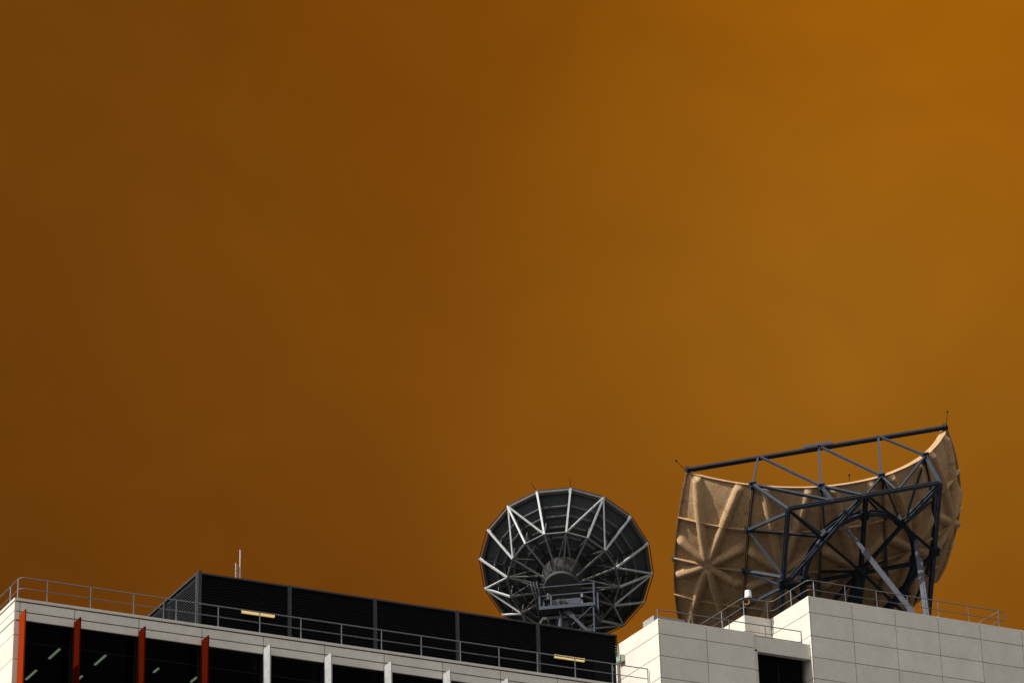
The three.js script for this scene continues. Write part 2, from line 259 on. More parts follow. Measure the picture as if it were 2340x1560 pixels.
// ---------------------------------------------------------------- louvred plant room on the roof
const ZL = -150.39, PX = 59.55;
const plant = thing('plant_room', 'black louvred plant room enclosure on the office roof behind the guard rail', 'plant room');
{
  const px = [59.63, 64.75, 69.73, 74.64, 79.57, 84.4], y0 = 58.5, y1 = 63.14;
  part('backing', [box(PX + 0.2, 84.5, y0, 63.2, ZL - 0.25, ZL - 0.2), box(PX + 0.2, PX + 0.25, y0, 63.2, -168, ZL - 0.25)], M.backing, plant);
  px.slice(0, 5).forEach((x, i) => part('post', box(x - 0.1, x + 0.1, y0, i ? 63.26 : 63.34, ZL - 0.12, ZL + 0.04), M.louvrePost, plant));
  part('top_rail', box(PX, 84.55, 63.16, 63.25, ZL - 0.16, ZL + 0.02), M.louvrePost, plant);
  part('top_rail', box(PX - 0.05, PX + 0.1, 63.16, 63.25, -168, ZL - 0.2), M.louvrePost, plant);
  for (const z of [ZL - 0.14, -155.2, -160.1, -165]) part('post', box(PX - 0.06, PX + 0.12, y0, 63.24, z - 0.09, z + 0.09), M.louvrePost, plant);
  const TILT = 1.0, blade = (L, axisX) => { const o = []; for (let y = y0 + 0.08; y < y1; y += 0.145) { const g = new THREE.BoxGeometry(axisX ? L : 0.15, 0.018, axisX ? 0.15 : L); if (axisX) g.rotateX(1.2); else g.rotateZ(TILT); g.translate(0, y, 0); o.push(g); } return mergeGeometries(o.map((g) => metreUV(g))); };
  for (let i = 0; i < px.length - 1; i++) {
    let a = px[i] + 0.1, b = px[i + 1] - 0.1; if (i === 4) b = 82.95;
    const m = part('louvre_slats', blade(b - a, true), M.louvre, plant); m.position.set((a + b) / 2, 0, ZL - 0.08); m.userData.kind = 'stuff';
  }
  const zs = [ZL - 0.23, -155.1, -160, -165];
  for (let i = 0; i < 3; i++) { const m = part('louvre_slats', blade(zs[i] - zs[i + 1] - 0.2, false), M.louvreGrey, plant); m.position.set(PX + 0.05, 0, (zs[i] + zs[i + 1]) / 2); m.userData.kind = 'stuff'; }
  // door at the far end
  const m2 = part('louvre_slats', (() => { const o = []; for (let y = 61.66; y < y1; y += 0.145) { const g = new THREE.BoxGeometry(1.6, 0.018, 0.15); g.rotateX(1.2); g.translate(83.75, y, ZL - 0.08); o.push(metreUV(g)); } return o; })(), M.louvre, plant); m2.userData.kind = 'stuff';
  const door = part('door', [box(83.0, 84.28, y0, 61.5, ZL - 0.1, ZL - 0.05), box(82.95, 83.0, y0, 61.56, ZL - 0.1, ZL - 0.01), box(83.0, 84.28, 61.5, 61.56, ZL - 0.1, ZL - 0.01)], M.louvre, plant);
  part('handle', [rod(V3(84.18, 61.1, ZL + 0.04), V3(84.18, 61.34, ZL + 0.04), 0.025), box(84.15, 84.21, 61.05, 61.4, ZL - 0.05, ZL - 0.02)], M.galv, door);
}
// wall lights
[[62.0, 63.8, 61.37, 'slim yellowish batten light on the dark louvres near the left plant room corner'], [80.52, 82.3, 61.42, 'slim yellowish batten light on the dark louvres near the pale tower']].forEach(([a, b, y, l]) => {
  const t = thing('wall_light', l, 'wall light', 'batten lights on the louvred wall');
  part('housing', [box(a, b, y + 0.03, y + 0.1, ZL + 0.02, ZL + 0.16), box(a - 0.02, a, y - 0.1, y + 0.1, ZL + 0.02, ZL + 0.2), box(b, b + 0.02, y - 0.1, y + 0.1, ZL + 0.02, ZL + 0.2), box(a + 0.3, a + 0.42, y - 0.05, y + 0.03, ZL - 0.1, ZL + 0.06), box(b - 0.42, b - 0.3, y - 0.05, y + 0.03, ZL - 0.1, ZL + 0.06)], M.batten, t);
  part('diffuser', box(a + 0.002, b - 0.002, y - 0.09, y + 0.028, ZL + 0.062, ZL + 0.18), M.battenGlow, t);
  const L = new THREE.RectAreaLight(rgb(1, 0.68, 0.25), 0.3, b - a, 0.11); L.position.set((a + b) / 2, y - 0.03, ZL + 0.19); L.lookAt((a + b) / 2, y - 0.03, 0); L.name = 'batten_glow'; scene.add(L);
});

// aerials on the plant room roof
{
  const t = thing('roof_aerial', 'thin white whip aerial with a short twin rod beside it on the plant room roof', 'aerial');
  part('whip', [rod(V3(62.97, 62.95, -153), V3(62.97, 65.94, -153), 0.035, 0.03), rod(V3(62.97, 62.95, -153), V3(62.97, 63.9, -153), 0.045)], M.whitePaint, t);
  part('twin_rod', [rod(V3(62.72, 63, -153), V3(62.72, 65.15, -153), 0.02), rod(V3(62.80, 63, -153), V3(62.80, 65.05, -153), 0.014)], M.whitePaint, t);
  part('bracket', rod(V3(62.7, 64.7, -153), V3(62.97, 64.86, -153), 0.022), M.rail, t);
  part('base_plate', box(62.6, 63.1, 62.92, 63.02, -153.15, -152.85), M.louvrePost, t);
}

// ---------------------------------------------------------------- panelled tower (right)
const ZT = -145.86;
const tower = thing('service_tower', 'stepped tower clad in pale beige panels with one dark recessed louvre, right of the office', 'building');
{
  const G = 0.018, P = (n, x0, x1, y0, y1, z0, z1) => part(n, box(x0 + G, x1 - G, y0 + G, y1 - G, z0, z1), wall(), tower);
  const rowY = [62.74, 61.85, 60.6, 59.35, 58.1, 56.85, 55.6], rowY2 = [65.46, 64.47, 63.1, 61.85, 60.6, 59.35, 58.1, 56.85, 55.6];
  const pz = () => ZT + (rnd() - 0.5) * 0.006;
  // low part, front and left flank
  for (let r = 0; r < rowY.length - 1; r++) {
    P('panel', 84.56, 84.62, rowY[r + 1], rowY[r], ZT - 0.25, ZT);
    P('panel', 84.62, 87.61, rowY[r + 1], rowY[r], ZT - 0.12, pz()); P('panel', 87.61, 90.65, rowY[r + 1], rowY[r], ZT - 0.12, pz());
    P('panel', 84.58, 84.69, rowY[r + 1], rowY[r], -149.09, ZT - 0.25); P('panel', 84.582, 84.69, rowY[r + 1], rowY[r], -152.1, -149.09); P('panel', 84.58, 84.69, rowY[r + 1], rowY[r], -155.1, -152.1);
    if (r >= 1) P('panel', 90.65, 90.91, rowY[r + 1], rowY[r], ZT - 0.35, ZT - 0.14);
  }
  part('core_wall', [box(84.64, 90.62, 0, 62.6, -155, ZT - 0.08), box(90.6, 94.42, 0, 58.6, -155, ZT - 0.4), box(90.64, 94.42, 61.9, 62.45, -155, ZT - 0.36)], M.backing, tower);
  part('roof', box(84.7, 94.4, 62.45, 62.55, -155, ZT - 0.4), M.bitumen, tower);
  // lintel over the recess, louvre inside it
  part('lintel', box(90.66, 94.33, 61.73, 62.6, ZT - 0.5, ZT - 0.14), wallShades[3], tower);
  const rec = part('recess_louvre', [box(90.9, 94.1, 58.6, 61.73, ZT - 0.75, ZT - 0.7), box(92.44, 92.52, 58.6, 61.73, ZT - 0.7, ZT - 0.62)], M.frame, tower);
  const sl = []; for (let y = 58.7; y < 61.7; y += 0.12) { const g = new THREE.BoxGeometry(3.15, 0.015, 0.1); g.rotateX(0.7); g.translate(92.48, y, ZT - 0.66); sl.push(metreUV(g)); }
  part('louvre_slats', sl, M.louvre, rec).userData.kind = 'stuff';
  // tall part
  const colX = [94.36, 97.21, 100.1, 103.02, 105.9, 108.8, 111.7];
  for (let r = 0; r < rowY2.length - 1; r++) {
    for (let c = 0; c < colX.length - 1; c++) P('panel', colX[c] + (c ? 0 : 0.05), colX[c + 1], rowY2[r + 1], rowY2[r], ZT - 0.12, pz());
    P('panel', 94.34, 94.41, rowY2[r + 1], rowY2[r], ZT - 0.25, ZT);
    P('panel', 94.355, 94.46, rowY2[r + 1], rowY2[r], -149.09, ZT - 0.25);
    if (r < 3) P('panel', 94.355, 94.46, rowY2[r + 1], rowY2[r], -149.9, -149.09);
    P('panel', 111.6, 111.7, rowY2[r + 1], rowY2[r], -152, ZT - 0.13);
  }
  part('core_wall', [box(94.42, 111.62, 0, 65.2, -156, ZT - 0.08)], M.backing, tower);
  part('roof', box(94.46, 111.6, 65.2, 65.28, -172, ZT - 0.12), M.bitumen, tower);
  // small stair block behind
  for (const [a, b] of [[64.47, 65.43], [63.6, 64.47], [62.55, 63.6]]) { P('panel', 92.58, 94.36, a, b, -150, -149.9); P('panel', 92.57, 92.68, a, b, -152.1, -150); P('panel', 92.57, 92.68, a, b, -155, -152.1); }
  part('core_wall', box(92.64, 94.4, 62.5, 65.3, -156, -149.96), M.backing, tower);
  part('roof_kerb', box(85.2, 87.2, 62.55, 63.5, -148.6, -147.4), M.concrete, tower, 'low pale kerb on the lower tower roof');
}

// low guard rail on the low part of the tower
{
  const t = thing('guard_rail', 'low guard rail along the front edge of the lower tower and dark recess', 'railing');
  const z = ZT - 0.2, yt = 63.32;
  part('rail', railTube([V3(84.68, 62.7, z), V3(84.68, yt, z), V3(93.86, yt, z), V3(93.86, 62.6, z)], 0.028, 0.05), M.rail, t);
  part('rail', railTube([V3(90.72, 62.66, z), V3(93.84, 62.66, z)], 0.028), M.rail, t);
  for (const x of [86.86, 89.2, 91.52]) part('post', rod(V3(x, x > 90.6 ? 62.6 : 62.7, z), V3(x, yt, z), 0.026), M.post, t);
}
// upper guard rail round the tall part
{
  const t = thing('guard_rail', 'two-rail guard rail round the top of the tall tower below the tan reflector', 'railing');
  const z = ZT - 0.16, yt = 66.48, ym = 65.92, bx = 92.62, bz = -149.97;
  const run = (y, r) => railTube([V3(bx, y, -155), V3(bx, y, bz), V3(94.52, y, bz), V3(94.52, y, z), V3(107.55, y, z), V3(107.55, y, -150.5)], r, 0.35);
  part('rail', run(yt, 0.028), M.rail, t); part('rail', run(ym, 0.022), M.rail, t);
  part('rail', railTube([V3(107.4, yt, z), V3(107.85, yt - 0.02, z), V3(107.85, ym, z), V3(107.4, ym, z)], 0.024, 0.16), M.rail, t);
  for (const [x, q] of [[bx, -152.4], [bx, bz], [94.2, bz], [94.52, -147.9], [94.87, z], [96.95, z], [99.05, z], [101.14, z], [103.23, z], [105.31, z], [107.4, z], [107.55, -148.2]])
    part('post', rod(V3(x, 65.25, q), V3(x, yt, q), 0.026), M.post, t);
}
// obstruction beacon
{
  const t = thing('beacon_lamp', 'ridged white beacon lamp on a bracket at the stair block corner of the upper railing', 'beacon');
  const x = 92.93, z = -149.9, y = 66.42, pts = [];
  for (const [r, h] of [[0, 0], [0.24, 0], [0.24, 0.05], [0.2, 0.06], [0.2, 0.12]]) pts.push(new THREE.Vector2(r, h));
  const base = new THREE.LatheGeometry(pts, 20); base.translate(x, y, z); part('base', base, M.galv, t);
  const lp = []; for (let k = 0; k <= 7; k++) { const h = 0.12 + k * 0.05; lp.push(new THREE.Vector2(0.195 - k * 0.004, h), new THREE.Vector2(0.21 - k * 0.004, h + 0.025)); } lp.push(new THREE.Vector2(0.12, 0.52), new THREE.Vector2(0, 0.535));
  const lens = new THREE.LatheGeometry(lp, 24); lens.translate(x, y, z); part('lens', lens, M.white, t);
  const ribs = []; for (let k = 0; k < 12; k++) { const a = k / 12 * Math.PI * 2; ribs.push(bar(V3(x + Math.cos(a) * 0.222, y, z + Math.sin(a) * 0.222), V3(x + Math.cos(a) * 0.2, y + 0.12, z + Math.sin(a) * 0.2), 0.02, 0.03)); }
  part('cooling_fin', ribs, M.whitePaint, t);
  part('bracket', [box(92.5, 93.75, 66.37, 66.41, z - 0.2, z + 0.12), bar(V3(92.62, 65.9, z), V3(93.1, 66.37, z), 0.04, 0.04)], M.rail, t);
  part('cable_loop', tube([V3(92.85, 66.36, z + 0.1), V3(92.9, 66.15, z + 0.12), V3(92.7, 66.02, z + 0.1), V3(92.62, 66.1, z + 0.06)], 0.035, 16), M.orange, t);
}
// exit sign
{
  const t = thing('exit_sign', 'small boxed green exit sign with white running figure where black louvres meet the pale tower', 'sign');
  const x0 = 84.36, x1 = 84.57, y0 = 61.5, y1 = 61.88, z0 = -150.25, z1 = -149.7;
  part('box', box(x0, x1, y0, y1, z0, z1), M.cream, t);
  const f = part('face', box(x0 - 0.012, x0 - 0.002, y0 + 0.02, y1 - 0.02, z0 + 0.02, z1 - 0.02), M.signGreen, t);
  const X = x0 - 0.018, L = (a, b, w) => bar(V3(X, a[1], a[0]), V3(X, b[1], b[0]), w, 0.008, V3(1, 0, 0));
  const head = new THREE.CylinderGeometry(0.032, 0.032, 0.008, 14); head.rotateZ(Math.PI / 2); head.translate(X, y1 - 0.075, -149.9);
  part('running_figure', [head, L([-149.92, y1 - 0.11], [-149.96, y0 + 0.17], 0.05), L([-149.96, y0 + 0.17], [-149.86, y0 + 0.1], 0.03), L([-149.86, y0 + 0.1], [-149.9, y0 + 0.05], 0.028), L([-149.96, y0 + 0.17], [-150.03, y0 + 0.07], 0.03), L([-149.92, y1 - 0.13], [-149.84, y1 - 0.17], 0.024), L([-149.92, y1 - 0.13], [-150.0, y1 - 0.18], 0.024)], M.white, f);
  part('doorway', [box(X - 0.004, X + 0.004, y0 + 0.04, y1 - 0.05, -150.2, -150.17), box(X - 0.004, X + 0.004, y0 + 0.04, y1 - 0.05, -150.08, -150.05), box(X - 0.004, X + 0.004, y1 - 0.08, y1 - 0.05, -150.17, -150.08)], M.white, f);
}

// ---------------------------------------------------------------- round satellite dish
{
  const t = thing('satellite_dish', 'round dark satellite dish seen from behind with pale truss ribs, behind the louvred plant room', 'satellite dish');
  const C = V3(86.35, 70.83, -159.38), A = V3(0.402, 0.745, -0.533).normalize();
  const f1 = A.clone().cross(V3(0, 1, 0)).normalize(), f2 = f1.clone().cross(A), nA = A.clone().negate();
  t.position.copy(C); t.quaternion.setFromRotationMatrix(new THREE.Matrix4().makeBasis(f1, f2, nA));   // local z = back of the dish
  const R = 5.16, RS = 4.98, DEP = 1.2, PH = 2.163, ang = (k) => PH - k * Math.PI / 8;
  const pt = (k, r, z) => V3(Math.cos(ang(k)) * r, Math.sin(ang(k)) * r, z), sh = (r) => DEP * (1 - (r / RS) ** 2);
  const Q = (k) => pt(k, 3.28, 2.15), BK = V3(0, 0, 1);
  // three slightly different panel tones
  const tones = [1, 0.9, 1.1].map((k) => dull(rgb(0.075 * k, 0.08 * k, 0.085 * k), { map: steelTex, roughness: 0.6 }));
  for (let k = 0; k < 16; k++) {
    const cut = [RS, 4.1, 3.3, 2.3, 1.1];
    for (let c = 0; c < 4; c++) {
      const g = 0.0, f = (off) => (u, v) => { const r = cut[c + 1] + g + (cut[c] - cut[c + 1] - 2 * g) * v, a = pt(k, r, sh(r) + off), b = pt(k + 1, r, sh(r) + off); return b.lerp(a, u); };
      part('shell_panel', slab(2, 5, f(0), f(-0.05), 1.9, 0.9), tones[(k * 7 + c * 3) % 3], t);
    }
    // rib lying on the shell
    const rb = []; const rr = [4.99, 4.3, 3.6, 2.8, 2.0, 1.1];
    for (let i = 0; i < rr.length - 1; i++) rb.push(bar(pt(k, rr[i], sh(rr[i]) + 0.09), pt(k, rr[i + 1], sh(rr[i + 1]) + 0.09), 0.09, 0.15, BK));
    part('shell_rib', rb, M.drum, t);
    // purlins between ribs with their cleats
    for (const r of [4.16, 3.62, 3.02, 2.4, 1.75]) {
      const a = pt(k, r, sh(r) + 0.09), b = pt(k + 1, r, sh(r) + 0.09), d = b.clone().sub(a).normalize().multiplyScalar(0.07);
      a.add(d); b.sub(d); const d2 = d.clone().multiplyScalar(1.6), up = V3(0, 0, 1);
      part('purlin', [angleBar(a, b, 0.1, 0.025, up), bar(a, a.clone().add(d2), 0.2, 0.03, up), bar(b.clone().sub(d2), b, 0.2, 0.03, up)], r > 2.2 ? M.purlin : M.hub, t);
    }
    // rim channel and outer tie
    part('rim_bar', [bar(pt(k, RS + 0.04, 0.07), pt(k + 1, RS + 0.04, 0.07), 0.06, 0.28, BK), bar(pt(k, RS - 0.03, 0.2), pt(k + 1, RS - 0.03, 0.2), 0.14, 0.03, BK)], M.hub, t);
    part('rim_tie', rod(pt(k, R + 0.01, 0.12), pt(k + 1, R + 0.01, 0.12), 0.028, 0.028, 6), M.drum, t);
    // truss
    const bend = pt(k, 1, 0);
    part('outer_strut', [bar(pt(k, R - 0.02, 0.12), Q(k), 0.11, 0.1, BK), bar(pt(k, R, 0.06), pt(k, R - 0.25, 0.3), 0.17, 0.05, BK)], M.galvSunlit, t);
    part('inner_strut', bar(Q(k), pt(k, 1.05, 2.72), 0.095, 0.09, BK), M.galv, t);  // same steel as the outer struts, darker colour carries the shade
    part('ring_strut', bar(Q(k), Q(k + 1), 0.075, 0.08, BK), M.galv, t);
    part('web_strut', bar(Q(k), pt(k, 3.3, sh(3.3) + 0.15), 0.07, 0.07, bend), M.hub, t);
    part('web_strut', bar(Q(k), pt(k, 2.0, sh(2.0) + 0.15), 0.07, 0.07, BK), M.hub, t);
    part('web_strut', bar(pt(k, 4.2, 1.06), pt(k, 4.2, sh(4.2) + 0.14), 0.06, 0.06, bend), M.hub, t);
    if ([0, 3, 6, 8, 11, 13].includes(k)) {
      part('diagonal_strut', bar(pt(k, R - 0.05, 0.15), Q(k - 1), 0.085, 0.085, BK), M.galvSunlit, t); part('diagonal_strut', bar(pt(k, R - 0.05, 0.15), Q(k + 1), 0.085, 0.085, BK), M.galvSunlit, t);
    }
    if (k % 4 === 2) { part('diagonal_strut', bar(Q(k), pt(k - 1, 1.2, 2.4), 0.07, 0.07, BK), M.galv, t); part('diagonal_strut', bar(Q(k), pt(k + 1, 1.2, 2.4), 0.07, 0.07, BK), M.galv, t); }
  }
  for (const [k, dx, dy] of [[1, -0.12, 0.9], [2, 0.08, 0.95]]) part('lightning_rod', rod(pt(k, R - 0.05, 0.1), pt(k, R - 0.05, 0.1).add(V3(dx * 1.6, dy, 0.55)), 0.022, 0.01, 6), M.drum, t);
  // hub
  const lathe = (pr) => { const g = new THREE.LatheGeometry(pr.map(([r, z]) => new THREE.Vector2(r, z)), 48); g.rotateX(Math.PI / 2); return g; };
  part('hub_collar', lathe([[1.32, 1.45], [1.3, 1.9], [1.24, 2.0], [1.12, 2.5], [1.14, 2.56], [1.14, 2.66], [1.08, 2.68]]), M.collar, t);
  const drum = part('hub_drum', lathe([[1.08, 2.66], [1.08, 2.96], [1.06, 3.0], [1.0, 3.02], [0.2, 3.05], [0, 3.05]]), M.disc, t);
  const bl = []; for (let k = 0; k < 32; k++) { const a = k / 32 * Math.PI * 2, g = new THREE.CylinderGeometry(0.028, 0.028, 0.07, 6); g.rotateX(Math.PI / 2); g.translate(Math.cos(a) * 1.11, Math.sin(a) * 1.11, 2.7); bl.push(g); }
  part('bolt_ring', bl, M.galv, drum);
  const sp = []; for (let k = 0; k < 16; k++) sp.push(bar(pt(k, 1.05, 2.72), pt(k, 1.3, 1.95), 0.05, 0.03, pt(k, 1, 0).cross(BK)));
  part('hub_gusset', sp, M.drum, t);
  // mount: turntable, platform, pedestal; built upright, so undo the tilt of the dish
  const mount = new THREE.Group(); mount.name = 'mount'; t.add(mount); mount.quaternion.copy(t.quaternion).invert().multiply(new THREE.Quaternion().setFromRotationMatrix(new THREE.Matrix4().makeBasis(f1, V3(0, 1, 0), V3(0, 0, 0).sub(V3(Math.sin(0.646), 0, -Math.cos(0.646))))));
  // local axes of the mount: x sideways, y up, z towards the back
  const b = (x0, x1, y0, y1, z0, z1) => box(x0, x1, y0, y1, z0, z1);
  part('platform_frame', [b(-1.08, 2.2, -4.12, -3.93, 3.9, 4.0), b(-1.08, 2.2, -4.12, -3.93, 2.4, 2.5), b(-1.08, -0.98, -4.12, -3.93, 2.5, 3.9), b(2.1, 2.2, -4.12, -3.93, 2.5, 3.9), b(-1.05, 2.15, -4.0, -3.97, 2.5, 3.9)], M.platform, mount);
  part('platform_rail', [b(-1.08, 2.2, -2.79, -2.74, 3.93, 3.99), b(-1.0, 2.1, -3.32, -3.27, 3.93, 3.99), b(-1.08, -1.02, -2.79, -2.74, 2.45, 3.93), b(2.14, 2.2, -2.79, -2.74, 2.45, 3.93)], M.platform, mount);
  for (const [x, z] of [[-1.03, 3.95], [2.14, 3.95], [-1.03, 2.45], [2.14, 2.45]]) part('platform_post', b(x - 0.05, x + 0.05, -3.93, -2.79, z - 0.05, z + 0.05), M.platform, mount);
  part('bearing_plate', (() => { const s = new THREE.Shape([[-0.5, -3.35], [1.28, -3.35], [1.28, -3.72], [0.98, -3.93], [-0.1, -3.93], [-0.5, -3.7]].map(([x, y]) => new THREE.Vector2(x, y))); const g = new THREE.ExtrudeGeometry(s, { depth: 0.12, bevelEnabled: true, bevelSize: 0.01, bevelThickness: 0.01, bevelSegments: 1 }); g.translate(0, 0, 3.2); return metreUV(g); })(), M.platform, mount);
  part('yoke', [b(-0.6, 1.0, -4.0, -3.1, 1.3, 2.6), b(-0.75, -0.6, -4.2, -3.3, 1.2, 2.7), b(1.0, 1.15, -4.2, -3.3, 1.2, 2.7)], M.drum, mount);
  part('jack_channel', [b(0.02, 0.1, -4.35, -3.45, 3.4, 3.7), b(0.3, 0.38, -4.35, -3.45, 3.4, 3.7), b(0.1, 0.3, -4.35, -3.45, 3.4, 3.46)], M.hub, mount);
  part('drive_motor', [rod(V3(-0.62, -3.3, 3.3), V3(-0.62, -2.95, 3.3), 0.11, 0.11, 14), b(-0.5, -0.42, -3.75, -3.1, 3.3, 3.36), b(1.3, 1.42, -3.35, -3.15, 3.35, 3.45), rod(V3(1.36, -4.3, 3.4), V3(1.36, -3.5, 3.4), 0.05)], M.galv, mount);
  part('lower_beam', [b(-0.95, 2.15, -4.6, -4.44, 3.5, 3.6), b(-0.95, 2.15, -4.6, -4.44, 2.4, 2.5), b(-0.95, -0.85, -4.6, -4.44, 2.5, 3.5), b(2.05, 2.15, -4.6, -4.44, 2.5, 3.5)], M.hub, mount);
  part('pedestal_column', [rod(V3(0.08, -5.2, 3.55), V3(0.13, -4.3, 3.6), 0.17, 0.08, 16), rod(V3(0.08, -12.3, 3.55), V3(0.08, -5.2, 3.55), 0.17, 0.17, 16), rod(V3(0.36, -12.3, 3.2), V3(0.36, -4.4, 3.2), 0.2, 0.16, 16), rod(V3(0.1, -12.3, 2.3), V3(0.1, -4.2, 2.3), 0.5, 0.5, 24)], M.strutSteel, mount);
  part('pedestal_brace', [bar(V3(0.48, -4.25, 3.75), V3(0.9, -4.62, 3.7), 0.3, 0.08, V3(0, 0, 1)), bar(V3(0.75, -4.5, 3.7), V3(5.2, -9.6, 3.4), 0.17, 0.15, V3(0, 0, 1))], M.strutSteel, mount);
  const bb = []; for (const [x, y] of [[0.52, -4.32], [0.62, -4.2], [0.66, -4.42], [0.55, -4.48], [0.7, -4.3]]) { const g = new THREE.CylinderGeometry(0.025, 0.025, 0.05, 6); g.rotateX(Math.PI / 2); g.translate(x, y, 3.81); bb.push(g); } part('brace_bolt', bb, M.drum, mount);
  part('stay_rod', [rod(V3(2.05, -4.15, 3.95), V3(0.75, -5.05, 3.6), 0.03), rod(V3(2.12, -5.1, 3.9), V3(1.2, -6.0, 3.5), 0.025)], M.platform, mount);
  part('ladder_post', [b(2.04, 2.12, -12.3, -4.12, 3.86, 3.94), b(1.6, 2.04, -5.62, -5.56, 3.86, 3.92), b(1.28, 1.36, -12.3, -4.5, 3.1, 3.2)], M.platform, mount);
  part('left_brace', [bar(V3(-0.92, -4.5, 3.55), V3(-1.5, -5.4, 3.4), 0.09, 0.09), bar(V3(-0.6, -4.5, 3.2), V3(-1.2, -5.4, 3.0), 0.08, 0.08)], M.hub, mount);
  for (const o of [0, 0.17, 0.34]) part('cable', tube([V3(-1.22 + o, -2.9, 2.5), V3(-1.45 + o, -2.36, 3.6), V3(-1.5 + o, -2.5, 4.0), V3(-1.38 + o, -3.0, 4.05), V3(-1.22 + o * 0.8, -3.6, 3.8), V3(-1.2 + o * 0.6, -4.3, 3.0)], 0.055, 36, 10), M.rubber, mount);
}

// ---------------------------------------------------------------- big tan reflector
{
  const t = thing('reflector_antenna', 'large tan curved reflector with star ribs in blue grey steel truss behind tall tower', 'antenna');
  const az = -0.0541, el = 0.8104, ro = 0.3597;
  const a = V3(Math.sin(az) * Math.cos(el), Math.sin(el), -Math.cos(az) * Math.cos(el)), h1 = a.clone().cross(V3(0, 1, 0)).normalize(), h2 = h1.clone().cross(a);
  const e1 = h1.clone().multiplyScalar(Math.cos(ro)).addScaledVector(h2, Math.sin(ro)), e2 = h2.clone().multiplyScalar(Math.cos(ro)).addScaledVector(h1, -Math.sin(ro));
  t.position.set(107.12, 74.25, -160.30); t.quaternion.setFromRotationMatrix(new THREE.Matrix4().makeBasis(e1, e2, a.clone().negate()));   // local z = back
  const TH = 0.8895, VT = 5.39, RC = 12.87, KV = 0.0282, KS = -0.00325;
  const S = (s, v, up = 0) => {   // point on the back surface, raised by up
    const th = s * TH, k = 1 + KS * v * v; const p = V3(RC * Math.sin(th) * k, v, -(RC * (1 - Math.cos(th)) + KV * v * v));
    if (up) { const n = V3(-Math.sin(th) * -1, 2 * KV * v, Math.cos(th)).normalize(); p.addScaledVector(n, up); } return p;
  };
  const HW = 0.2 * TH * RC;   // half width of a panel
  const arms = [[-1.5, VT], [1.5, VT], [-1.45, -VT], [1.45, -VT], [-HW, 1.5], [HW, 1.6], [-HW, -1.4], [HW, -1.3]];
  const segD = (q, v, x, y) => { const L2 = x * x + y * y, k = clamp((q * x + v * y) / L2, 0, 1); return [Math.hypot(q - x * k, v - y * k), k]; };
  const rib = (q, v, id) => {
    let acc = 0;
    for (const [x, y] of arms) { const [d, k] = segD(q, v, x, y), w = 0.325, x1 = d / w; if (x1 < 1.5) { const h = x1 < 1 ? Math.sqrt(1 - x1 * x1 * 0.98) : 0; const hh = 0.38 * (h * 0.8 + 0.2 * Math.exp(-x1 * x1 * 1.6)) * (Math.abs(y) === VT ? 1 - 0.8 * sstep(k, 0.93, 1) : 1 - 0.85 * sstep(k, 0.78, 1)); acc += Math.pow(hh, 8); } }
    return Math.pow(acc, 0.125) * (1 - 0.35 * Math.exp(-(q * q + v * v) / 0.12)) + 0.012 * noise.noise(q * 2 + id * 7, v * 2, 1.5) + 0.025 * noise.noise(q * 0.7 + id * 3, v * 0.5, 4.5);
  };
  const fin = (pts, th, dir) => {   // thin strip from base to top polyline
    const nu = pts.length - 1; return slab(nu, 1, (u, v) => { const [p, q] = pts[Math.round(u * nu)]; return p.clone().lerp(q, v).addScaledVector(dir, th / 2); }, (u, v) => { const [p, q] = pts[Math.round(u * nu)]; return p.clone().lerp(q, v).addScaledVector(dir, -th / 2); }, 4.5, 0.3);
  };
  for (let c = 0; c < 5; c++) {
    const sc = (c - 2) * 0.4, W = HW - 0.03, sAt = (q) => sc + q / (TH * RC);
    const out = (u, v) => { const q = (u * 2 - 1) * W, y = (v * 2 - 1) * VT; return S(sAt(q), y, rib(q, y, c)); }, inn = (u, v) => { const q = (u * 2 - 1) * W, y = (v * 2 - 1) * VT; return S(sAt(q), y, -0.30); };
    const g = slab(80, 190, out, inn, 2 * W, 2 * VT);
    { const uv = g.attributes.uv; for (let i = 0; i < uv.count; i++) uv.setX(i, uv.getX(i) + c * 1.37); }
    const p = part('reflector_panel', g, M.fibre, t);
    const up = V3(0, 1, 0), flange = (y, hgt) => { const pts = []; for (let i = 0; i <= 60; i++) { const q = (i / 30 - 1) * W, r = rib(q, y, c); pts.push([S(sAt(q), y, -0.1), S(sAt(q), y, Math.max(hgt, r * 0.85 + 0.07) + 0.015 * noise.noise(q * 3, y, c))]); } return fin(pts, 0.055, up); };
    for (const y of [VT / 2, 0, -VT / 2]) part('flange', flange(y, 0.27), M.fibre, p);
    part('flange', flange(VT - 0.02, 0.10), M.fibre, p); part('flange', flange(-VT + 0.02, 0.12), M.fibre, p);
    for (const s of [-1, 1]) { const q = s * (W - 0.02), pts = []; for (let i = 0; i <= 40; i++) { const y = (i / 20 - 1) * (VT - 0.06); pts.push([S(sAt(q), y, -0.1), S(sAt(q), y, 0.17)]); } const tn = Math.cos(sc * TH); part('flange', fin(pts, 0.045, V3(tn, 0, -Math.sin(sc * TH)).normalize()), M.fibre, p); }
  }
  for (const s of [-0.6, -0.2, 0.2, 0.6]) { const o = []; for (let i = 0; i < 24; i++) { const y = -VT + 0.05 + i * (2 * VT - 0.1) / 24, y2 = y + (2 * VT - 0.1) / 24; o.push(bar(S(s, y, -0.05), S(s, y2, -0.05), 0.05, 0.42, V3(0, 0, 1))); } part('joint_strip', o, M.darkSteel, t); }
  // chord beam across the top
  const TL = S(-1, VT, 0.1), TR = S(1, VT, 0.1), up3 = V3(0, 0, 1), B = (k) => TL.clone().lerp(TR, k).add(V3(0, 0.12, 0));
  TL.y += 0.16; TR.y += 0.16;
